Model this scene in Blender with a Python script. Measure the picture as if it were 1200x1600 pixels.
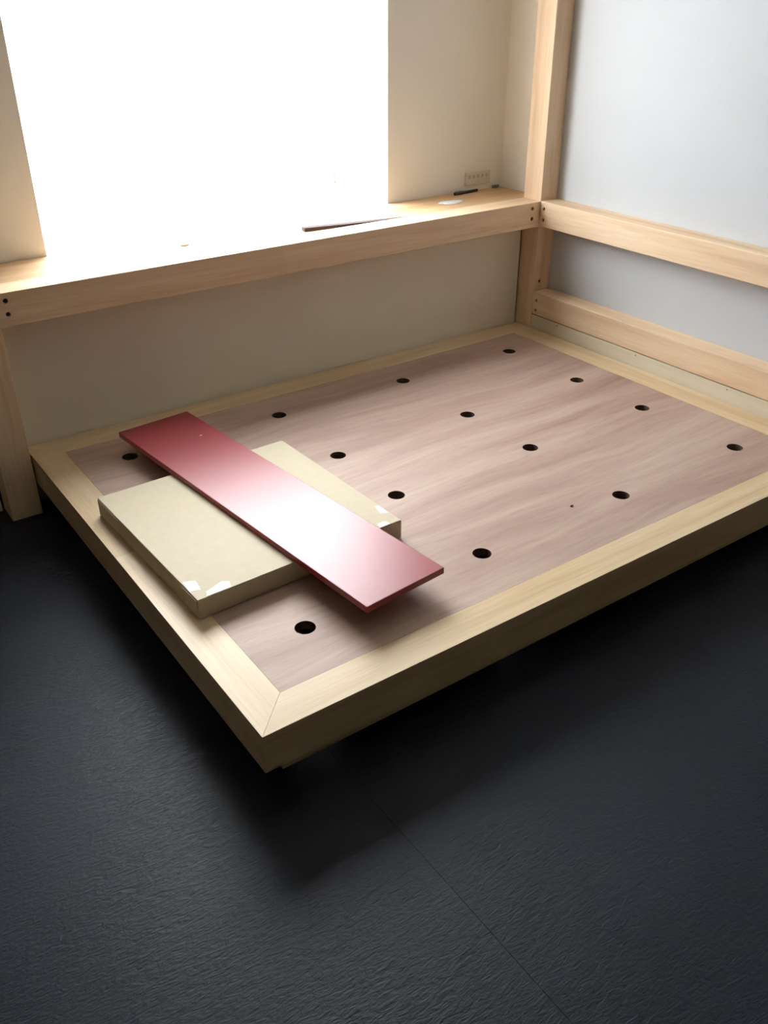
import bpy, bmesh, math, random
from mathutils import Matrix, Vector
random.seed(7)
for o in list(bpy.data.objects):
    bpy.data.objects.remove(o, do_unlink=True)
SC = bpy.context.scene
COL = SC.collection
Z0 = 0.205                      # platform top above the floor

# ---------------------------------------------------------------- camera
cam_d = bpy.data.cameras.new('camera')
cam_d.sensor_fit = 'VERTICAL'
cam_d.sensor_height = 24.0
cam_d.sensor_width = 18.0
cam_d.lens = 24.0 * 1400.975 / 1600.0
cam_d.clip_start = 0.02
cam = bpy.data.objects.new('camera', cam_d)
COL.objects.link(cam)
cam.matrix_world = (Matrix.Translation((-0.5635, -1.2224, 1.3108 + Z0))
                    @ Matrix.Rotation(math.radians(-35.2997), 4, 'Z')
                    @ Matrix.Rotation(math.radians(59.3776), 4, 'X')
                    @ Matrix.Rotation(math.radians(-0.1388), 4, 'Z'))
SC.camera = cam

# ---------------------------------------------------------------- world, daylight, exposure
SKY_ZENITH = 18.0               # overcast sky: brighter towards the zenith
GROUND = 9.0                    # pale ground below the horizon
world = bpy.data.worlds.new('overcast_sky')
SC.world = world
world.use_nodes = True
wt = world.node_tree
bg = wt.nodes['Background']
bg.inputs['Strength'].default_value = 1.0
wtc = wt.nodes.new('ShaderNodeTexCoord')
wsx = wt.nodes.new('ShaderNodeSeparateXYZ')
wmr = wt.nodes.new('ShaderNodeMapRange')
wmr.inputs['From Min'].default_value = -1.0
wmr.inputs['From Max'].default_value = 1.0
wcr = wt.nodes.new('ShaderNodeValToRGB')
tint = (.89, .95, 1.0)
stops = [(0.0, GROUND), (.49, GROUND), (.51, SKY_ZENITH / 2), (1.0, SKY_ZENITH)]
while len(wcr.color_ramp.elements) < 4:
    wcr.color_ramp.elements.new(.5)
for el, (p, v) in zip(wcr.color_ramp.elements, stops):
    el.position = p
    el.color = (tint[0] * v, tint[1] * v, tint[2] * v, 1)
wt.links.new(wtc.outputs['Generated'], wsx.inputs[0])
wt.links.new(wsx.outputs['Z'], wmr.inputs['Value'])
wt.links.new(wmr.outputs[0], wcr.inputs['Fac'])
wt.links.new(wcr.outputs['Color'], bg.inputs['Color'])
# the sun behind thin cloud: a broad, soft glow high to the right of the window
sun_d = bpy.data.lights.new('veiled_sun', 'SUN')
sun_d.energy = 1.8
sun_d.angle = math.radians(30)
sun_d.color = (1.0, .985, .96)
sun = bpy.data.objects.new('veiled_sun', sun_d)
COL.objects.link(sun)
SAZ, SEL = math.radians(30), math.radians(35)
sd = Vector((math.sin(SAZ) * math.cos(SEL), math.cos(SAZ) * math.cos(SEL), math.sin(SEL)))
sun.rotation_euler = sd.to_track_quat('Z', 'Y').to_euler()
sun.location = sd * 8
SC.view_settings.view_transform = 'Standard'
SC.view_settings.look = 'None'
SC.view_settings.exposure = 0.25
SC.view_settings.gamma = 1.0
SC.view_settings.use_curve_mapping = False


# ---------------------------------------------------------------- materials
def srgb(r, g, b):
    f = lambda c: (c / 12.92 if c <= .04045 else ((c + .055) / 1.055) ** 2.4)
    return (f(r / 255), f(g / 255), f(b / 255), 1)


class NT:
    def __init__(self, name, rough=.6, spec=.5):
        self.m = bpy.data.materials.new(name)
        self.m.use_nodes = True
        self.t = self.m.node_tree
        self.b = self.t.nodes['Principled BSDF']
        self.b.inputs['Roughness'].default_value = rough
        self.b.inputs['Specular IOR Level'].default_value = spec

    def n(self, kind, **kw):
        nd = self.t.nodes.new(kind)
        for k, v in kw.items():
            if k in nd.inputs:
                nd.inputs[k].default_value = v
            else:
                setattr(nd, k, v)
        return nd

    def l(self, a, b):
        self.t.links.new(a, b)

    def coords(self, scale, shift=True, loc=(0, 0, 0)):
        tc = self.n('ShaderNodeTexCoord')
        mp = self.n('ShaderNodeMapping')
        mp.inputs['Scale'].default_value = scale
        mp.inputs['Location'].default_value = loc
        if shift:
            oi = self.n('ShaderNodeObjectInfo')
            mul = self.n('ShaderNodeMath', operation='MULTIPLY')
            mul.inputs[1].default_value = 37.0
            self.l(oi.outputs['Random'], mul.inputs[0])
            add = self.n('ShaderNodeVectorMath', operation='ADD')
            self.l(tc.outputs['Object'], add.inputs[0])
            self.l(mul.outputs[0], add.inputs[1])
            self.l(add.outputs[0], mp.inputs['Vector'])
        else:
            self.l(tc.outputs['Object'], mp.inputs['Vector'])
        return mp.outputs['Vector']

    def ramp(self, src, stops):
        r = self.n('ShaderNodeValToRGB')
        e = r.color_ramp.elements
        while len(e) < len(stops):
            e.new(.5)
        for i, (p, c) in enumerate(stops):
            e[i].position = p
            e[i].color = c
        self.l(src, r.inputs['Fac'])
        return r.outputs['Color']

    def mix(self, fac, a, b, mode='MIX'):
        m = self.n('ShaderNodeMix', data_type='RGBA', blend_type=mode)
        if isinstance(fac, float):
            m.inputs[0].default_value = fac
        else:
            self.l(fac, m.inputs[0])
        for i, v in ((6, a), (7, b)):
            if isinstance(v, tuple):
                m.inputs[i].default_value = v
            else:
                self.l(v, m.inputs[i])
        return m.outputs[2]

    def bump(self, h, strength, dist):
        b = self.n('ShaderNodeBump')
        b.inputs['Strength'].default_value = strength
        b.inputs['Distance'].default_value = dist
        self.l(h, b.inputs['Height'])
        self.l(b.outputs['Normal'], self.b.inputs['Normal'])


def along(axis, a, c):
    s = [c, c, c]
    s['xyz'.index(axis)] = a
    return tuple(s)


def wood(name, axis, light, mid, dark, rough=.5, fine=.5):
    m = NT(name, rough, .35)
    v1 = m.coords(along(axis, 1.1, 16))
    n1 = m.n('ShaderNodeTexNoise', Scale=1.0, Detail=3.0, Roughness=.55, Distortion=.6)
    m.l(v1, n1.inputs['Vector'])
    v2 = m.coords(along(axis, 6, 190))
    n2 = m.n('ShaderNodeTexNoise', Scale=1.0, Detail=3.0, Roughness=.6)
    m.l(v2, n2.inputs['Vector'])
    base = m.ramp(n1.outputs['Fac'], [(.28, dark), (.48, mid), (.72, light)])
    g = m.ramp(n2.outputs['Fac'], [(.3, (.80, .76, .70, 1)), (.62, (1, 1, 1, 1))])
    col = m.mix(fine, base, g, 'MULTIPLY')
    m.l(col, m.b.inputs['Base Color'])
    m.bump(n2.outputs['Fac'], .12, .001)
    return m.m


BL, BM, BD = srgb(241, 215, 183), srgb(234, 203, 167), srgb(219, 184, 148)
W = {a: wood('blond_wood_' + a, a, BL, BM, BD, .55) for a in 'xyz'}
YL, YM, YD = srgb(225, 204, 170), srgb(217, 191, 153), srgb(203, 174, 133)
F = {a: wood('frame_wood_' + a, a, YL, YM, YD, .45) for a in 'xy'}
LEDGE = wood('ledge_plywood', 'x', srgb(228, 194, 154), srgb(216, 178, 136), srgb(200, 160, 118), .55)
CREAM = wood('pale_board', 'y', srgb(226, 216, 194), srgb(220, 208, 184), srgb(212, 198, 172), .5, .2)


def lauan():
    m = NT('lauan_plywood', .55, .35)
    v0 = m.coords((.9, 1.6, 1), False)
    n0 = m.n('ShaderNodeTexNoise', Scale=1.3, Detail=2.0)
    m.l(v0, n0.inputs['Vector'])
    # slow bends in the grain
    tc = m.n('ShaderNodeTexCoord')
    sub = m.n('ShaderNodeVectorMath', operation='SUBTRACT')
    m.l(n0.outputs['Color'], sub.inputs[0])
    sub.inputs[1].default_value = (.5, .5, .5)
    sc = m.n('ShaderNodeVectorMath', operation='SCALE')
    m.l(sub.outputs[0], sc.inputs[0])
    sc.inputs['Scale'].default_value = .16
    ad = m.n('ShaderNodeVectorMath', operation='ADD')
    m.l(tc.outputs['Object'], ad.inputs[0])
    m.l(sc.outputs[0], ad.inputs[1])

    def stretched(s, det, ro):
        mp = m.n('ShaderNodeMapping')
        mp.inputs['Scale'].default_value = s
        m.l(ad.outputs[0], mp.inputs['Vector'])
        n = m.n('ShaderNodeTexNoise', Scale=1.0, Detail=det, Roughness=ro)
        m.l(mp.outputs[0], n.inputs['Vector'])
        return n.outputs['Fac']
    broad = stretched((.8, 9, 1), 3.0, .55)
    streak = stretched((3.0, 55, 1), 3.0, .6)
    pore = stretched((16, 330, 1), 2.0, .6)
    base = m.ramp(broad, [(.25, srgb(158, 127, 113)), (.48, srgb(181, 154, 140)), (.75, srgb(199, 176, 160))])
    s = m.ramp(streak, [(.32, (.80, .77, .76, 1)), (.6, (1, 1, 1, 1))])
    c = m.mix(.5, base, s, 'MULTIPLY')
    p = m.ramp(pore, [(.30, (.66, .60, .58, 1)), (.46, (1, 1, 1, 1))])
    c = m.mix(.4, c, p, 'MULTIPLY')
    m.l(c, m.b.inputs['Base Color'])
    m.bump(pore, .15, .0008)
    return m.m


LAUAN = lauan()


def plaster(name, c1, c2, rough=.75):
    m = NT(name, rough, .25)
    v = m.coords((1, 1, 1), False)
    n = m.n('ShaderNodeTexNoise', Scale=2.0, Detail=3.0)
    m.l(v, n.inputs['Vector'])
    m.l(m.ramp(n.outputs['Fac'], [(.3, c1), (.7, c2)]), m.b.inputs['Base Color'])
    f = m.n('ShaderNodeTexNoise', Scale=260.0, Detail=3.0, Roughness=.6)
    m.l(v, f.inputs['Vector'])
    m.bump(f.outputs['Fac'], .25, .0012)
    return m.m


WALL = plaster('white_wallpaper', srgb(242, 237, 226), srgb(247, 242, 233))
WALL_SHADED = plaster('low_wall_shaded', srgb(226, 217, 197), srgb(232, 224, 205))  # wallpaper again, toned darker: shade below the beam put into the colour
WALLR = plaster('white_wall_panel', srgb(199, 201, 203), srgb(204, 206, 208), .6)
ROOM = plaster('room_paint', srgb(158, 146, 128), srgb(164, 152, 134))
CEIL = plaster('ceiling_paint', srgb(228, 222, 208), srgb(234, 228, 214))


def floor_mat():
    m = NT('charcoal_sheet_floor', .5, .2)
    v = m.coords((1, 1, 1), False)
    big = m.n('ShaderNodeTexNoise', Scale=2.2, Detail=3.0)
    m.l(v, big.inputs['Vector'])
    m.l(m.ramp(big.outputs['Fac'], [(.3, srgb(32, 36, 45)), (.7, srgb(39, 43, 53))]), m.b.inputs['Base Color'])
    vw = m.coords((34, 100, 34), False)
    w = m.n('ShaderNodeTexNoise', Scale=1.0, Detail=4.0, Roughness=.6, Distortion=1.2)
    m.l(vw, w.inputs['Vector'])
    vf = m.coords((90, 260, 90), False)
    fn = m.n('ShaderNodeTexNoise', Scale=1.0, Detail=2.0, Distortion=.5)
    m.l(vf, fn.inputs['Vector'])
    mx = m.n('ShaderNodeMath', operation='MULTIPLY_ADD')
    m.l(fn.outputs['Fac'], mx.inputs[0])
    mx.inputs[1].default_value = .35
    m.l(w.outputs['Fac'], mx.inputs[2])
    m.l(m.ramp(big.outputs['Fac'], [(.3, (.42, .42, .42, 1)), (.7, (.52, .52, .52, 1))]), m.b.inputs['Roughness'])
    m.bump(mx.outputs[0], .6, .003)
    return m.m


FLOOR = floor_mat()


def plain(name, c, rough=.6, spec=.5, metal=0.0, var=.06, scale=30.0, coat=0.0):
    m = NT(name, rough, spec)
    m.b.inputs['Metallic'].default_value = metal
    m.b.inputs['Coat Weight'].default_value = coat
    v = m.coords((1, 1, 1))
    n = m.n('ShaderNodeTexNoise', Scale=scale, Detail=3.0)
    m.l(v, n.inputs['Vector'])
    lo = tuple(x * (1 - var) for x in c[:3]) + (1,)
    hi = tuple(min(1, x * (1 + var)) for x in c[:3]) + (1,)
    m.l(m.ramp(n.outputs['Fac'], [(.3, lo), (.7, hi)]), m.b.inputs['Base Color'])
    return m.m


RED = plain('red_lacquer', srgb(146, 52, 56), .36, .45, scale=4.0, var=.03)
CARD = plain('cardboard', srgb(190, 177, 149), .6, .3, scale=40.0, var=.03)
TAPE = plain('clear_tape', srgb(220, 217, 208), .4, .4)
BLACK = plain('dark_hole', srgb(22, 14, 10), .9, .1)
BOLT = plain('dark_bolt', srgb(34, 24, 18), .5, .4, .3)
PENB = plain('black_plastic', srgb(24, 22, 22), .35)
PENC = plain('black_cap_plastic', srgb(34, 30, 28), .3)
SHIM = plain('dark_brown_wood', srgb(88, 74, 72), .85, .15)
CHIP = plain('pale_wood_chip', srgb(226, 216, 200), .7)
ALU = plain('white_aluminium', srgb(235, 236, 238), .35, .5, .1)
PLATE = plain('ivory_plastic', srgb(226, 218, 200), .4)
SLOT = plain('grey_slot', srgb(200, 190, 168), .7)
FILM = plain('white_film', srgb(240, 240, 240), .25, .6)
SCRAP = plain('blue_grey_plastic', srgb(120, 126, 120), .5)


def glare_faded(name, alpha):
    m = NT(name, .3)
    m.b.inputs['Base Color'].default_value = srgb(235, 235, 235)
    m.b.inputs['Alpha'].default_value = alpha  # transparency stands in for window glare washing out the cord and tassel
    return m.m


CORD = glare_faded('glare_faded_cord', .3)
TASSEL = glare_faded('glare_faded_tassel', .93)
DUST = plain('pale_dust', srgb(235, 190, 170), .7)
PLYEDGE = plain('plinth_wood', srgb(120, 98, 70), .7)
PLYCUT = plain('dark_plywood_edge', srgb(96, 78, 64), .8, .2)
PIN = plain('nail_head', srgb(130, 105, 82), .5)


def pane_mat():
    m = NT('clear_window_glass', .05)
    out = m.t.nodes['Material Output']
    tr = m.n('ShaderNodeBsdfTransparent')
    gl = m.n('ShaderNodeBsdfGlossy', Roughness=.02)
    lw = m.n('ShaderNodeLayerWeight', Blend=.5)
    p5 = m.n('ShaderNodeMath', operation='POWER')
    p5.inputs[1].default_value = 5.0
    m.l(lw.outputs['Facing'], p5.inputs[0])
    fr = m.n('ShaderNodeMath', operation='MULTIPLY_ADD')
    fr.inputs[1].default_value = .95
    fr.inputs[2].default_value = .04
    m.l(p5.outputs[0], fr.inputs[0])
    mx = m.n('ShaderNodeMixShader')
    m.l(fr.outputs[0], mx.inputs[0])
    m.l(tr.outputs[0], mx.inputs[1])
    m.l(gl.outputs[0], mx.inputs[2])
    m.l(mx.outputs[0], out.inputs['Surface'])
    m.t.nodes.remove(m.b)
    return m.m


PANE = pane_mat()


# ---------------------------------------------------------------- mesh helpers
def put(name, bm, mat, parent=None, smooth=False):
    bmesh.ops.recalc_face_normals(bm, faces=bm.faces)
    me = bpy.data.meshes.new(name)
    bm.to_mesh(me)
    bm.free()
    me.materials.append(mat)
    if smooth:
        for p in me.polygons:
            p.use_smooth = True
    o = bpy.data.objects.new(name, me)
    COL.objects.link(o)
    if parent:
        o.parent = parent
        o.matrix_parent_inverse = Matrix.Translation(-parent.location)
    return o


def tag(o, label=None, cat=None, group=None, kind=None):
    for k, v in (('label', label), ('category', cat), ('group', group), ('kind', kind)):
        if v:
            o[k] = v
    return o


def empty(name, loc):
    o = bpy.data.objects.new(name, None)
    o.location = loc
    o.empty_display_size = .05
    COL.objects.link(o)
    return o


def bevel(o, w, seg=2, weight=False):
    md = o.modifiers.new('bevel', 'BEVEL')
    md.width = w
    md.segments = seg
    md.limit_method = 'WEIGHT' if weight else 'ANGLE'
    md.angle_limit = math.radians(40)
    md.harden_normals = False
    return o


def box_bm(x0, x1, y0, y1, z0, z1, bm=None):
    bm = bm or bmesh.new()
    v = [bm.verts.new(p) for p in ((x0, y0, z0), (x1, y0, z0), (x1, y1, z0), (x0, y1, z0),
                                   (x0, y0, z1), (x1, y0, z1), (x1, y1, z1), (x0, y1, z1))]
    for f in ((3, 2, 1, 0), (4, 5, 6, 7), (0, 1, 5, 4), (1, 2, 6, 5), (2, 3, 7, 6), (3, 0, 4, 7)):
        bm.faces.new([v[i] for i in f])
    return bm


def prism_bm(pts, z0, z1):
    bm = bmesh.new()
    lo = [bm.verts.new((x, y, z0)) for x, y in pts]
    hi = [bm.verts.new((x, y, z1)) for x, y in pts]
    bm.faces.new(hi)
    bm.faces.new(lo[::-1])
    n = len(pts)
    for i in range(n):
        bm.faces.new((lo[i], lo[(i + 1) % n], hi[(i + 1) % n], hi[i]))
    return bm


def drilled_bm(U, V, D, holes, mat4, depth=None, seg=24):
    """Box u,v,w with round holes (u, v, r) drilled into the face w=0; depth None = through."""
    bm = bmesh.new()
    us = sorted({0.0, U} | {round(h[0] + s * h[2] * 1.35, 6) for h in holes for s in (-1, 1)})
    vs = sorted({0.0, V} | {round(h[1] + s * h[2] * 1.35, 6) for h in holes for s in (-1, 1)})
    us = [u for u in us if 0 <= u <= U]
    vs = [v for v in vs if 0 <= v <= V]

    def layer(w, flip, drill):
        g = {(i, j): bm.verts.new((u, v, w)) for i, u in enumerate(us) for j, v in enumerate(vs)}
        rims = []
        for i in range(len(us) - 1):
            for j in range(len(vs) - 1):
                c = [g[i, j], g[i + 1, j], g[i + 1, j + 1], g[i, j + 1]]
                cu, cv = (us[i] + us[i + 1]) / 2, (vs[j] + vs[j + 1]) / 2
                hit = [h for h in holes if abs(h[0] - cu) < 1e-4 and abs(h[1] - cv) < 1e-4] if drill else []
                if not hit:
                    bm.faces.new(c[::-1] if flip else c)
                    continue
                h = hit[0]
                rim = [bm.verts.new((h[0] + h[2] * math.cos(2 * math.pi * (k + .0) / seg - 3 * math.pi / 4),
                                     h[1] + h[2] * math.sin(2 * math.pi * (k + .0) / seg - 3 * math.pi / 4), w)) for k in range(seg)]
                q = seg // 4
                for s in range(4):
                    a, b = c[s], c[(s + 1) % 4]
                    arc = [rim[(s * q + k) % seg] for k in range(q + 1)]
                    half = q // 2
                    for k in range(half):
                        f = [a, arc[k + 1], arc[k]]
                        bm.faces.new(f[::-1] if flip else f)
                    f = [a, b, arc[half]]
                    bm.faces.new(f[::-1] if flip else f)
                    for k in range(half, q):
                        f = [b, arc[k + 1], arc[k]]
                        bm.faces.new(f[::-1] if flip else f)
                rims.append((h, rim))
        return g, rims
    g0, r0 = layer(0.0, True, True)
    g1, r1 = layer(D, False, depth is None)
    n, m_ = len(us), len(vs)
    for i in range(n - 1):
        for j in (0, m_ - 1):
            bm.faces.new((g0[i, j], g0[i + 1, j], g1[i + 1, j], g1[i, j]))
    for j in range(m_ - 1):
        for i in (0, n - 1):
            bm.faces.new((g0[i, j], g0[i, j + 1], g1[i, j + 1], g1[i, j]))
    for k, (h, rim) in enumerate(r0):
        if depth is None:
            other = r1[k][1]
        else:
            other = [bm.verts.new((v.co.x, v.co.y, depth)) for v in rim]
            bm.faces.new(other)
        for a in range(seg):
            b = (a + 1) % seg
            bm.faces.new((rim[a], rim[b], other[b], other[a]))
    bm.verts.ensure_lookup_table()
    lay = bm.edges.layers.float.get('bevel_weight_edge') or bm.edges.layers.float.new('bevel_weight_edge')
    for e in bm.edges:
        a, b = e.verts[0].co, e.verts[1].co
        on = 0
        for ax, top in ((0, U), (1, V), (2, D)):
            if any(abs(a[ax] - t) < 1e-6 and abs(b[ax] - t) < 1e-6 for t in (0, top)):
                on += 1
        if on >= 2:
            e[lay] = 1.0
    bmesh.ops.transform(bm, matrix=mat4, verts=bm.verts)
    return bm


def frame4(origin, u, v, w):
    m = Matrix.Identity(4)
    for i, a in enumerate((u, v, w)):
        for r in range(3):
            m[r][i] = a[r]
    for r in range(3):
        m[r][3] = origin[r]
    return m


def cyl_bm(p0, p1, r0, r1=None, seg=16, bm=None):
    bm = bm or bmesh.new()
    r1 = r0 if r1 is None else r1
    p0, p1 = Vector(p0), Vector(p1)
    d = (p1 - p0).normalized()
    a = d.orthogonal().normalized()
    b = d.cross(a)
    A = [bm.verts.new(p0 + (a * math.cos(t) + b * math.sin(t)) * r0) for t in (2 * math.pi * k / seg for k in range(seg))]
    B = [bm.verts.new(p1 + (a * math.cos(t) + b * math.sin(t)) * r1) for t in (2 * math.pi * k / seg for k in range(seg))]
    bm.faces.new(A[::-1])
    bm.faces.new(B)
    for k in range(seg):
        bm.faces.new((A[k], A[(k + 1) % seg], B[(k + 1) % seg], B[k]))
    return bm


# ---------------------------------------------------------------- measures (z relative to the platform top)
XL, XR = -2.6, 2.262            # room sides
YB, YF = 1.868, -5.0            # window wall face, wall behind the camera
YP = 1.612                      # face of the lower wall panel
PX, PY = 2.169, 1.518           # front edge of the corner post
BT, BB = .532, .430             # beam top / bottom
CZ = 2.62 + Z0
WX0, WX1, WZ0, WZ1 = .256, 1.647, BT + Z0, 2.05 + Z0

# ---------------------------------------------------------------- the room
fl = put('floor', box_bm(XL - .1, XR + .1, YF - .1, YB + .2, -.08, -.004), BLACK)
tag(fl, 'dark charcoal sheet flooring with fine wrinkled grain under the bed platform', 'floor', kind='structure')
seams = [XL, -1.627, .193, 2.013, XR]
for a, b in zip(seams, seams[1:]):
    s = put('floor_sheet', box_bm(a + .0004, b - .0004, YF, YB + .1, -.004, 0), FLOOR, fl)

bm = bmesh.new()
box_bm(XL - .1, WX0, YB, YB + .07, 0, CZ, bm)
box_bm(WX1, XR + .1, YB, YB + .07, 0, CZ, bm)
box_bm(WX0, WX1, YB, YB + .07, 0, WZ0 - .012, bm)
box_bm(WX0, WX1, YB, YB + .07, WZ1, CZ, bm)
wb = tag(put('wall_back', bm, WALL), 'off-white window wall with textured wallpaper above the ledge', 'wall', kind='structure')
# low wall panel under the ledge
put('wall_panel', box_bm(-.0005, PX - .009, YP, YB - .002, .0, (BB + Z0) - .001), WALL_SHADED, wb)
put('wall_panel', box_bm(XL, -.112, YP, YB - .002, .0, (BB + Z0) - .001), WALL_SHADED, wb)
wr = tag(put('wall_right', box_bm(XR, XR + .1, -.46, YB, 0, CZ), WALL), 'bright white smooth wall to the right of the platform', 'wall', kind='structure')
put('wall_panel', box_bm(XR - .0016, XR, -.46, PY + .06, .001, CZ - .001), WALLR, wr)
tag(put('wall_right_added', box_bm(XR, XR + .1, YF, -.461, 0, CZ), ROOM), 'unseen dark wall added beyond the white wall to cut bounce light', 'wall', kind='structure')  # added out of view, dark to keep bounced light off the platform front
tag(put('wall_left', box_bm(XL - .1, XL, YF, YB, 0, CZ), ROOM), 'plain wall on the left, out of frame', 'wall', kind='structure')
tag(put('wall_front', box_bm(XL - .1, XR + .1, YF - .1, YF, 0, CZ), ROOM), 'plain wall behind the viewer', 'wall', kind='structure')
tag(put('ceiling', box_bm(XL - .1, XR + .1, YF - .1, YB + .07, CZ, CZ + .06), CEIL), 'plain white ceiling out of frame', 'ceiling', kind='structure')

# window: outer frame, two sliding sashes with frosted panes
win = empty('window_1', ((WX0 + WX1) / 2, YB + .10, WZ0))
tag(win, 'large overexposed window glowing white above the wooden ledge', 'window', kind='structure')
bm = bmesh.new()
ft = .05
fy0, fy1 = YB + .0705, YB + .12
box_bm(WX0 - ft, WX0 - .003, fy0, fy1, WZ0 - .05, WZ1 + ft, bm)
box_bm(WX1 + .003, WX1 + ft, fy0, fy1, WZ0 - .05, WZ1 + ft, bm)
box_bm(WX0 - .003, WX1 + .003, fy0, fy1, WZ0 - .05, WZ0 - .006, bm)
box_bm(WX0 - .003, WX1 + .003, fy0, fy1, WZ1 + .003, WZ1 + ft, bm)
put('window_frame', bm, ALU, win)
put('pane', box_bm(WX0 + .0006, WX1 - .0006, YB + .058, YB + .063, WZ0 - .0035, WZ1 - .0006), PANE, win)

# ---------------------------------------------------------------- ledge, beam, posts, rails
LZ = BT - .004
led = put('window_ledge', box_bm(XL + .01, XR - .003, PY + .104, YB - .002, BB + Z0 + .002, LZ + Z0), LEDGE)
tag(led, 'tan plywood window ledge between the beam and the window wall', 'ledge')
sill = put('window_sill', box_bm(WX0 + .002, WX1 - .002, YB - .001, YB + .0495, WZ0 - .0115, WZ0 - .004), LEDGE, win)

BX0 = XL + .02
BOLTS = [(.021, .467, .0075), (.021, .5075, .0075), (2.1265, .467, .0075), (2.1265, .5075, .0075)]
bb = drilled_bm(PX - .0008 - BX0, BT - BB, .1025,
                [(bx_ - BX0, bz_ - BB, br_) for bx_, bz_, br_ in BOLTS],
                frame4((BX0, PY, BB + Z0), (1, 0, 0), (0, 0, 1), (0, 1, 0)), .014)
be = empty('ledge_beam', (.95, PY + .05, BB + Z0))
tag(be, 'long pale wooden beam running below the window, bolted at both ends', 'beam')
bevel(put('beam', bb, W['x'], be), .0025, 2, True)
for x, z, r in BOLTS:
    put('bolt', cyl_bm((x, PY + .0139, z + Z0), (x, PY + .006, z + Z0), r * .86, seg=12), BOLT, be)

pD = XR - .002 - PX
cp = empty('corner_post', (PX + .046, PY + .05, 0))
tag(cp, 'tall square pale wooden post in the corner beside the white wall', 'post')
pb = drilled_bm(pD, CZ - .004, .1015, [(.031, .195 + Z0, .0066)],
                frame4((PX, PY, .002), (1, 0, 0), (0, 0, 1), (0, 1, 0)), .014)
bevel(put('post', pb, W['z'], cp), .0025, 2, True)
put('bolt', cyl_bm((PX + .031, PY + .0139, .197 + Z0), (PX + .031, PY + .006, .197 + Z0), .0056, seg=12), BOLT, cp)

lp = put('side_post', box_bm(-.104, -.007, PY + .0005, PY + .1025, .001, BB + Z0 - .001), W['z'])
bevel(lp, .0025)
tag(lp, 'short square wooden post under the left end of the ledge beam', 'post')
tr = put('trim_1', box_bm(-.0062, .0065, YP - .006, YP - .0005, Z0 + .001, BB + Z0 - .002), W['z'])
tag(tr, 'thin wooden strip between the short post and the low wall', 'trim', kind='structure')

RY0 = -.45
for nm, z0, z1, label, hl in (('wall_rail', .433, .534, 'upper wooden rail on the white wall, level with the window beam', (.461, .506)),
                              ('wall_rail', .0605, .158, 'lower wooden rail on the white wall, just above the platform edge', (.080, .123))):
    e = empty(nm, (PX + .046, .5, z0 + Z0))
    tag(e, label, 'rail', 'rails on the white wall')
    Ln = PY - .0008 - RY0
    hs = [(1.496 - RY0, hl[0] - z0, .0068), (1.496 - RY0, hl[1] - z0, .0068)]
    rb = drilled_bm(Ln, z1 - z0, pD, hs, frame4((PX, RY0, z0 + Z0), (0, 1, 0), (0, 0, 1), (1, 0, 0)), .014)
    bevel(put('rail', rb, W['y'], e), .0025, 2, True)
    for y, z in ((1.496, hl[0]), (1.496, hl[1])):
        put('bolt', cyl_bm((PX + .0139, y, z + Z0), (PX + .006, y, z + Z0), .0058, seg=12), BOLT, e)
bo = put('baseboard_right', box_bm(PX + .0015, XR - .002, RY0, PY - .001, .002 + .0, .0572 + Z0), CREAM)
bevel(bo, .001)
tag(bo, 'pale cream board under the lower rail along the platform edge', 'baseboard', kind='structure')
for y in (1.36, .93, .507, .1):
    put('nail', cyl_bm((PX + .003, y, .047 + Z0), (PX + .0007, y, .047 + Z0), .0026, seg=10), PIN, bo)

# ---------------------------------------------------------------- bed platform
fw, T = .096, .102
bp = empty('bed_platform', (1.05, .78, 0))
tag(bp, 'low floating wooden bed platform with lauan plywood top and round vent holes', 'bed platform')
X1, Y1 = PX - .0015, YP - .006
IX, IY = 2.0546, 1.4965
g = .00012
JY = .806                       # butt joint in the left rail
rails = [([(g, 0), (X1 - g, 0), (IX - g, fw - g), (fw + g, fw - g)], F['x']),
         ([(0, g), (fw - g, fw + g), (fw - g, JY - g), (0, JY - g)], F['y']),
         ([(0, JY + g), (fw - g, JY + g), (fw - g, IY - g), (0, Y1 - g)], F['y']),
         ([(g, Y1), (fw + g, IY + g), (IX - g, IY + g), (X1 - g, Y1)], F['x']),
         ([(X1, g), (X1, Y1 - g), (IX + g, IY - g), (IX + g, fw + g)], F['y'])]
for pts, m in rails:
    bevel(put('frame_rail', prism_bm(pts, Z0 - T, Z0), m, bp), .0004, 1)
HX, HY = (.256, .8039, 1.3449, 1.8882), (.258, .6452, .9639, 1.3452)
px0, px1, py0, py1 = fw + .0006, IX - .0006, fw + .0006, IY - .0006
pan = drilled_bm(px1 - px0, py1 - py0, .024, [(x - px0, y - py0, .0255) for x in HX for y in HY],
                 frame4((px0, py0, Z0 - .0008), (1, 0, 0), (0, 1, 0), (0, 0, -1)), None, 32)
pn = put('panel', pan, LAUAN, bp)
pn.data.materials.append(PLYCUT)
for f in pn.data.polygons:
    if abs(f.normal.z) < .5:
        f.material_index = 1
# batten under the front and left rails, set back; plinth set far back
put('batten', box_bm(.047, X1 - .02, .013, .06, Z0 - .129, Z0 - T - .0005), F['x'], bp)
put('batten', box_bm(.25, .30, .07, Y1 - .02, Z0 - .129, Z0 - T - .0005), F['y'], bp)
for pts in ((.32, X1 - .05, .30, .33), (.32, .35, .335, Y1 - .03)):
    put('plinth', box_bm(pts[0], pts[1], pts[2], pts[3], 0.0005, Z0 - T - .001), PLYEDGE, bp)
bpn = put('joist', box_bm(.36, X1 - .06, .75, .80, .0005, Z0 - .0255), PLYEDGE, bp)

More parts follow.
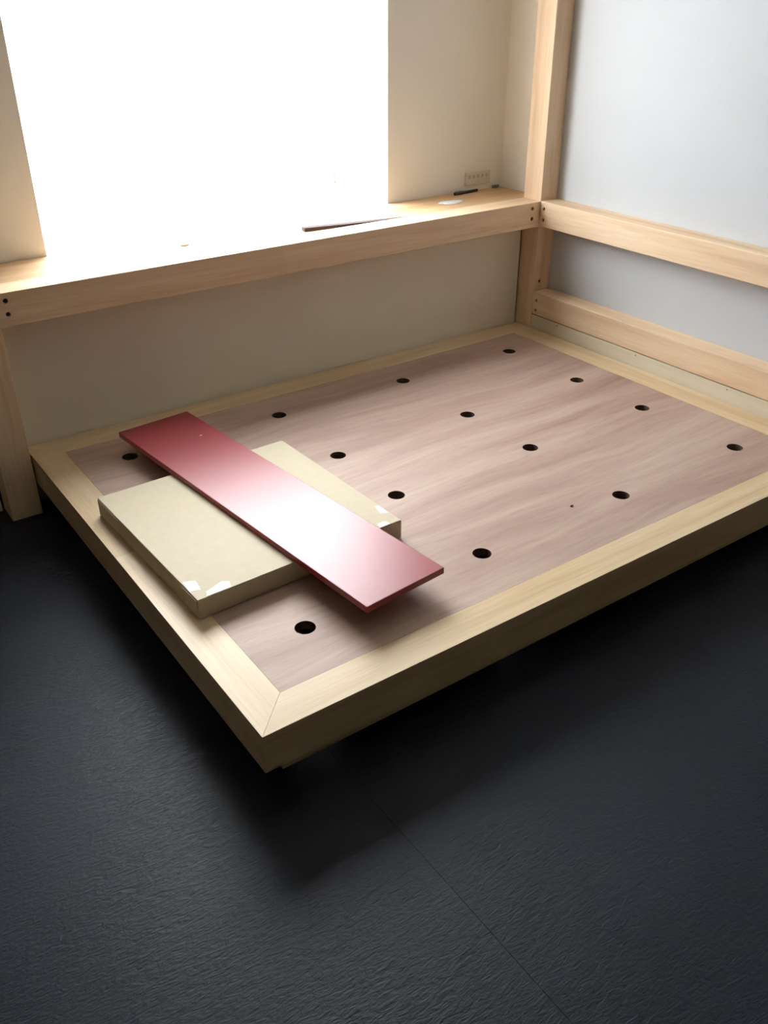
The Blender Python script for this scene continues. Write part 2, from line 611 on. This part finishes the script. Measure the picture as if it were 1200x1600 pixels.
# ---------------------------------------------------------------- cardboard box
BXC, BYC, BA, BLn, BW, BH = .3614, .7442, .0297, .6162, .61, .0563
cb = empty('cardboard_box', (0, 0, 0))
tag(cb, 'flat tan cardboard box lying on the platform under the red board', 'box')
hw, hl = BW / 2, BLn / 2
bx = box_bm(-hw, hw, -hl, hl, .0005, BH - .0012)
MB = Matrix.Translation((BXC, BYC, Z0)) @ Matrix.Rotation(BA, 4, 'Z')


def inbox(name, bm, mat):
    bmesh.ops.transform(bm, matrix=MB, verts=bm.verts)
    return put(name, bm, mat, cb)


bevel(inbox('body', bx, CARD), .0025, 2)
# lid flap: a sheet folded over the top, short lips down the near and left sides
bm = box_bm(-hw + .001, hw - .001, -hl + .001, hl - .001, BH - .0012, BH + .0002)
bevel(inbox('top_flap', bm, CARD), .0006, 1)
inbox('side_flap', box_bm(-hw - .0016, -hw - .0002, -hl + .004, -hl + .085, .004, BH - .004), CARD)
inbox('side_flap', box_bm(-hw - .0016, -hw - .0002, hl - .15, hl - .004, .004, BH - .004), CARD)


def tape(name, pts):
    bm = prism_bm(pts, BH + .0003, BH + .0007)
    return inbox(name, bm, TAPE)


tape('tape', [(-hw + .002, -hl + .045), (-hw + .028, -hl + .036), (-hw + .034, -hl + .078), (-hw + .006, -hl + .090)])
tape('tape', [(-hw + .028, -hl + .004), (-hw + .092, -hl + .003), (-hw + .098, -hl + .026), (-hw + .084, -hl + .037), (-hw + .034, -hl + .020)])
tape('tape', [(hw - .026, -hl + .060), (hw - .006, -hl + .052), (hw - .003, -hl + .098), (hw - .016, -hl + .102)])
tape('tape', [(hw - .070, -hl + .003), (hw - .036, -hl + .003), (hw - .040, -hl + .022), (hw - .066, -hl + .022)])
cb.location = (0, 0, 0)

# ---------------------------------------------------------------- red board
rp = box_bm(-.124, .124, -.6165, .6165, 0, .018)
MR = Matrix.Translation((.4262, .7800, Z0 + BH + .0008)) @ Matrix.Rotation(.0965, 4, 'Z')
bmesh.ops.transform(rp, matrix=MR, verts=rp.verts)
rb = bevel(put('red_board', rp, RED), .0016, 2)
tag(rb, 'glossy dark red board lying across the cardboard box', 'board')
bm = cyl_bm((.447, 1.207, Z0 + BH + .0188), (.447, 1.207, Z0 + BH + .0198), .004, .002, 8)
put('chip_mark', bm, DUST, rb)

# ---------------------------------------------------------------- small things on the ledge
LT = LZ + Z0
pen = empty('marker_pen', (2.03, 1.834, LT))
tag(pen, 'slim black marker pen lying on the ledge near the corner', 'pen')
a, b = Vector((1.967, 1.828, LT + .0068)), Vector((2.100, 1.838, LT + .0068))
dv = (b - a).normalized()
put('barrel', cyl_bm(a + dv * .055, b, .0062, .0058, 14), PENB, pen, False)
put('cap', cyl_bm(a, a + dv * .0545, .0066, .0066, 14), PENC, pen, False)
put('clip', box_bm(1.972, 2.012, 1.8315, 1.8345, LT + .0138, LT + .0150), PENC, pen)

ol = empty('outlet_plate', (2.12, YB, .575 + Z0))
tag(ol, 'small ivory outlet plate low on the window wall beside the corner', 'outlet')
bevel(put('plate', box_bm(2.052, 2.192, YB - .007, YB - .0005, .553 + Z0, .606 + Z0), PLATE, ol), .002)
for i in range(5):
    x = 2.068 + i * .024
    put('socket', box_bm(x, x + .012, YB - .0082, YB - .0071, .580 + Z0, .594 + Z0), SLOT, ol)

# long shim: a thin tapering strip of wood
bm = bmesh.new()
P0, P1 = (1.122, 1.652), (1.570, 1.603)
dx, dy = .004, .028
h0, h1 = .0125, .0006
q = [(P0[0], P0[1], 0), (P1[0], P1[1], 0), (P1[0] + dx, P1[1] + dy, 0), (P0[0] + dx, P0[1] + dy, 0)]
hs = [h0, h1, h1, h0]
zb = BT + Z0 - .0032
lo = [bm.verts.new((x, y, zb)) for x, y, _ in q]
hi = [bm.verts.new((x, y, zb + h)) for (x, y, _), h in zip(q, hs)]
bm.faces.new(lo[::-1])
bm.faces.new(hi)
for i in range(4):
    bm.faces.new((lo[i], lo[(i + 1) % 4], hi[(i + 1) % 4], hi[i]))
tag(put('wooden_shim', bm, SHIM), 'long thin brown wooden shim lying on the ledge below the window', 'shim')

# crumpled film scrap
bm = bmesh.new()
N = 22
rings = []
for r in (0, .35, .7, 1.0):
    ring = []
    for k in range(N):
        t = 2 * math.pi * k / N
        rr = r * (1 + .12 * math.sin(3 * t + 1) + .06 * math.sin(7 * t))
        z = .0012 + (.005 * (1 - r) + .0016 * math.sin(5 * t + r * 4) * r if r < 1 else 0)
        ring.append(bm.verts.new((1.872 + .062 * rr * math.cos(t), 1.733 + .034 * rr * math.sin(t), LT + max(.0008, z))))
    rings.append(ring)
for a_, b_ in zip(rings, rings[1:]):
    for k in range(N):
        bm.faces.new((a_[k], a_[(k + 1) % N], b_[(k + 1) % N], b_[k]))
bmesh.ops.remove_doubles(bm, verts=bm.verts, dist=1e-5)
fo = put('plastic_film', bm, FILM, None, True)
md = fo.modifiers.new('thickness', 'SOLIDIFY')
md.thickness = .0006
md.offset = 1
tag(fo, 'small crumpled white plastic film on the ledge in front of the pen', 'plastic film')

bm = bmesh.new()
prof = [(2.205, 1.848), (2.232, 1.846), (2.240, 1.856), (2.226, 1.862), (2.203, 1.861)]
sc = bevel(put('plastic_scrap', prism_bm(prof, LT + .0005, LT + .012), SCRAP), .002)
tag(sc, 'tiny blue-grey plastic scrap in the far corner of the ledge', 'scrap')
wc = prism_bm([(.668, 1.722), (.684, 1.716), (.702, 1.724), (.692, 1.733), (.676, 1.731)], LT + .0005, LT + .006)
tag(bevel(put('wood_chip', wc, CHIP), .0012), 'tiny wood chip on the bright ledge below the window', 'wood chip')
ws = prism_bm([(1.171, .295), (1.176, .291), (1.184, .294), (1.179, .299)], Z0 + .0002, Z0 + .003)
tag(bevel(put('wood_splinter', ws, BOLT), .0006), 'tiny dark splinter on the plywood top near its front edge', 'splinter')

# blind pull cord hanging in front of the window
cx_, cy_ = 1.400, YB + .012
bc = empty('pull_cord', (cx_, cy_, .63 + Z0))
tag(bc, 'thin pull cord with a small tassel before the window, glare put into its transparency', 'pull cord')
put('cord', cyl_bm((cx_, cy_, .70 + Z0), (cx_ + .004, cy_, WZ1 - .001), .0013, seg=8), CORD, bc)
put('tassel', cyl_bm((cx_, cy_, .632 + Z0), (cx_, cy_, .7005 + Z0), .0055, .0018, 14), TASSEL, bc)
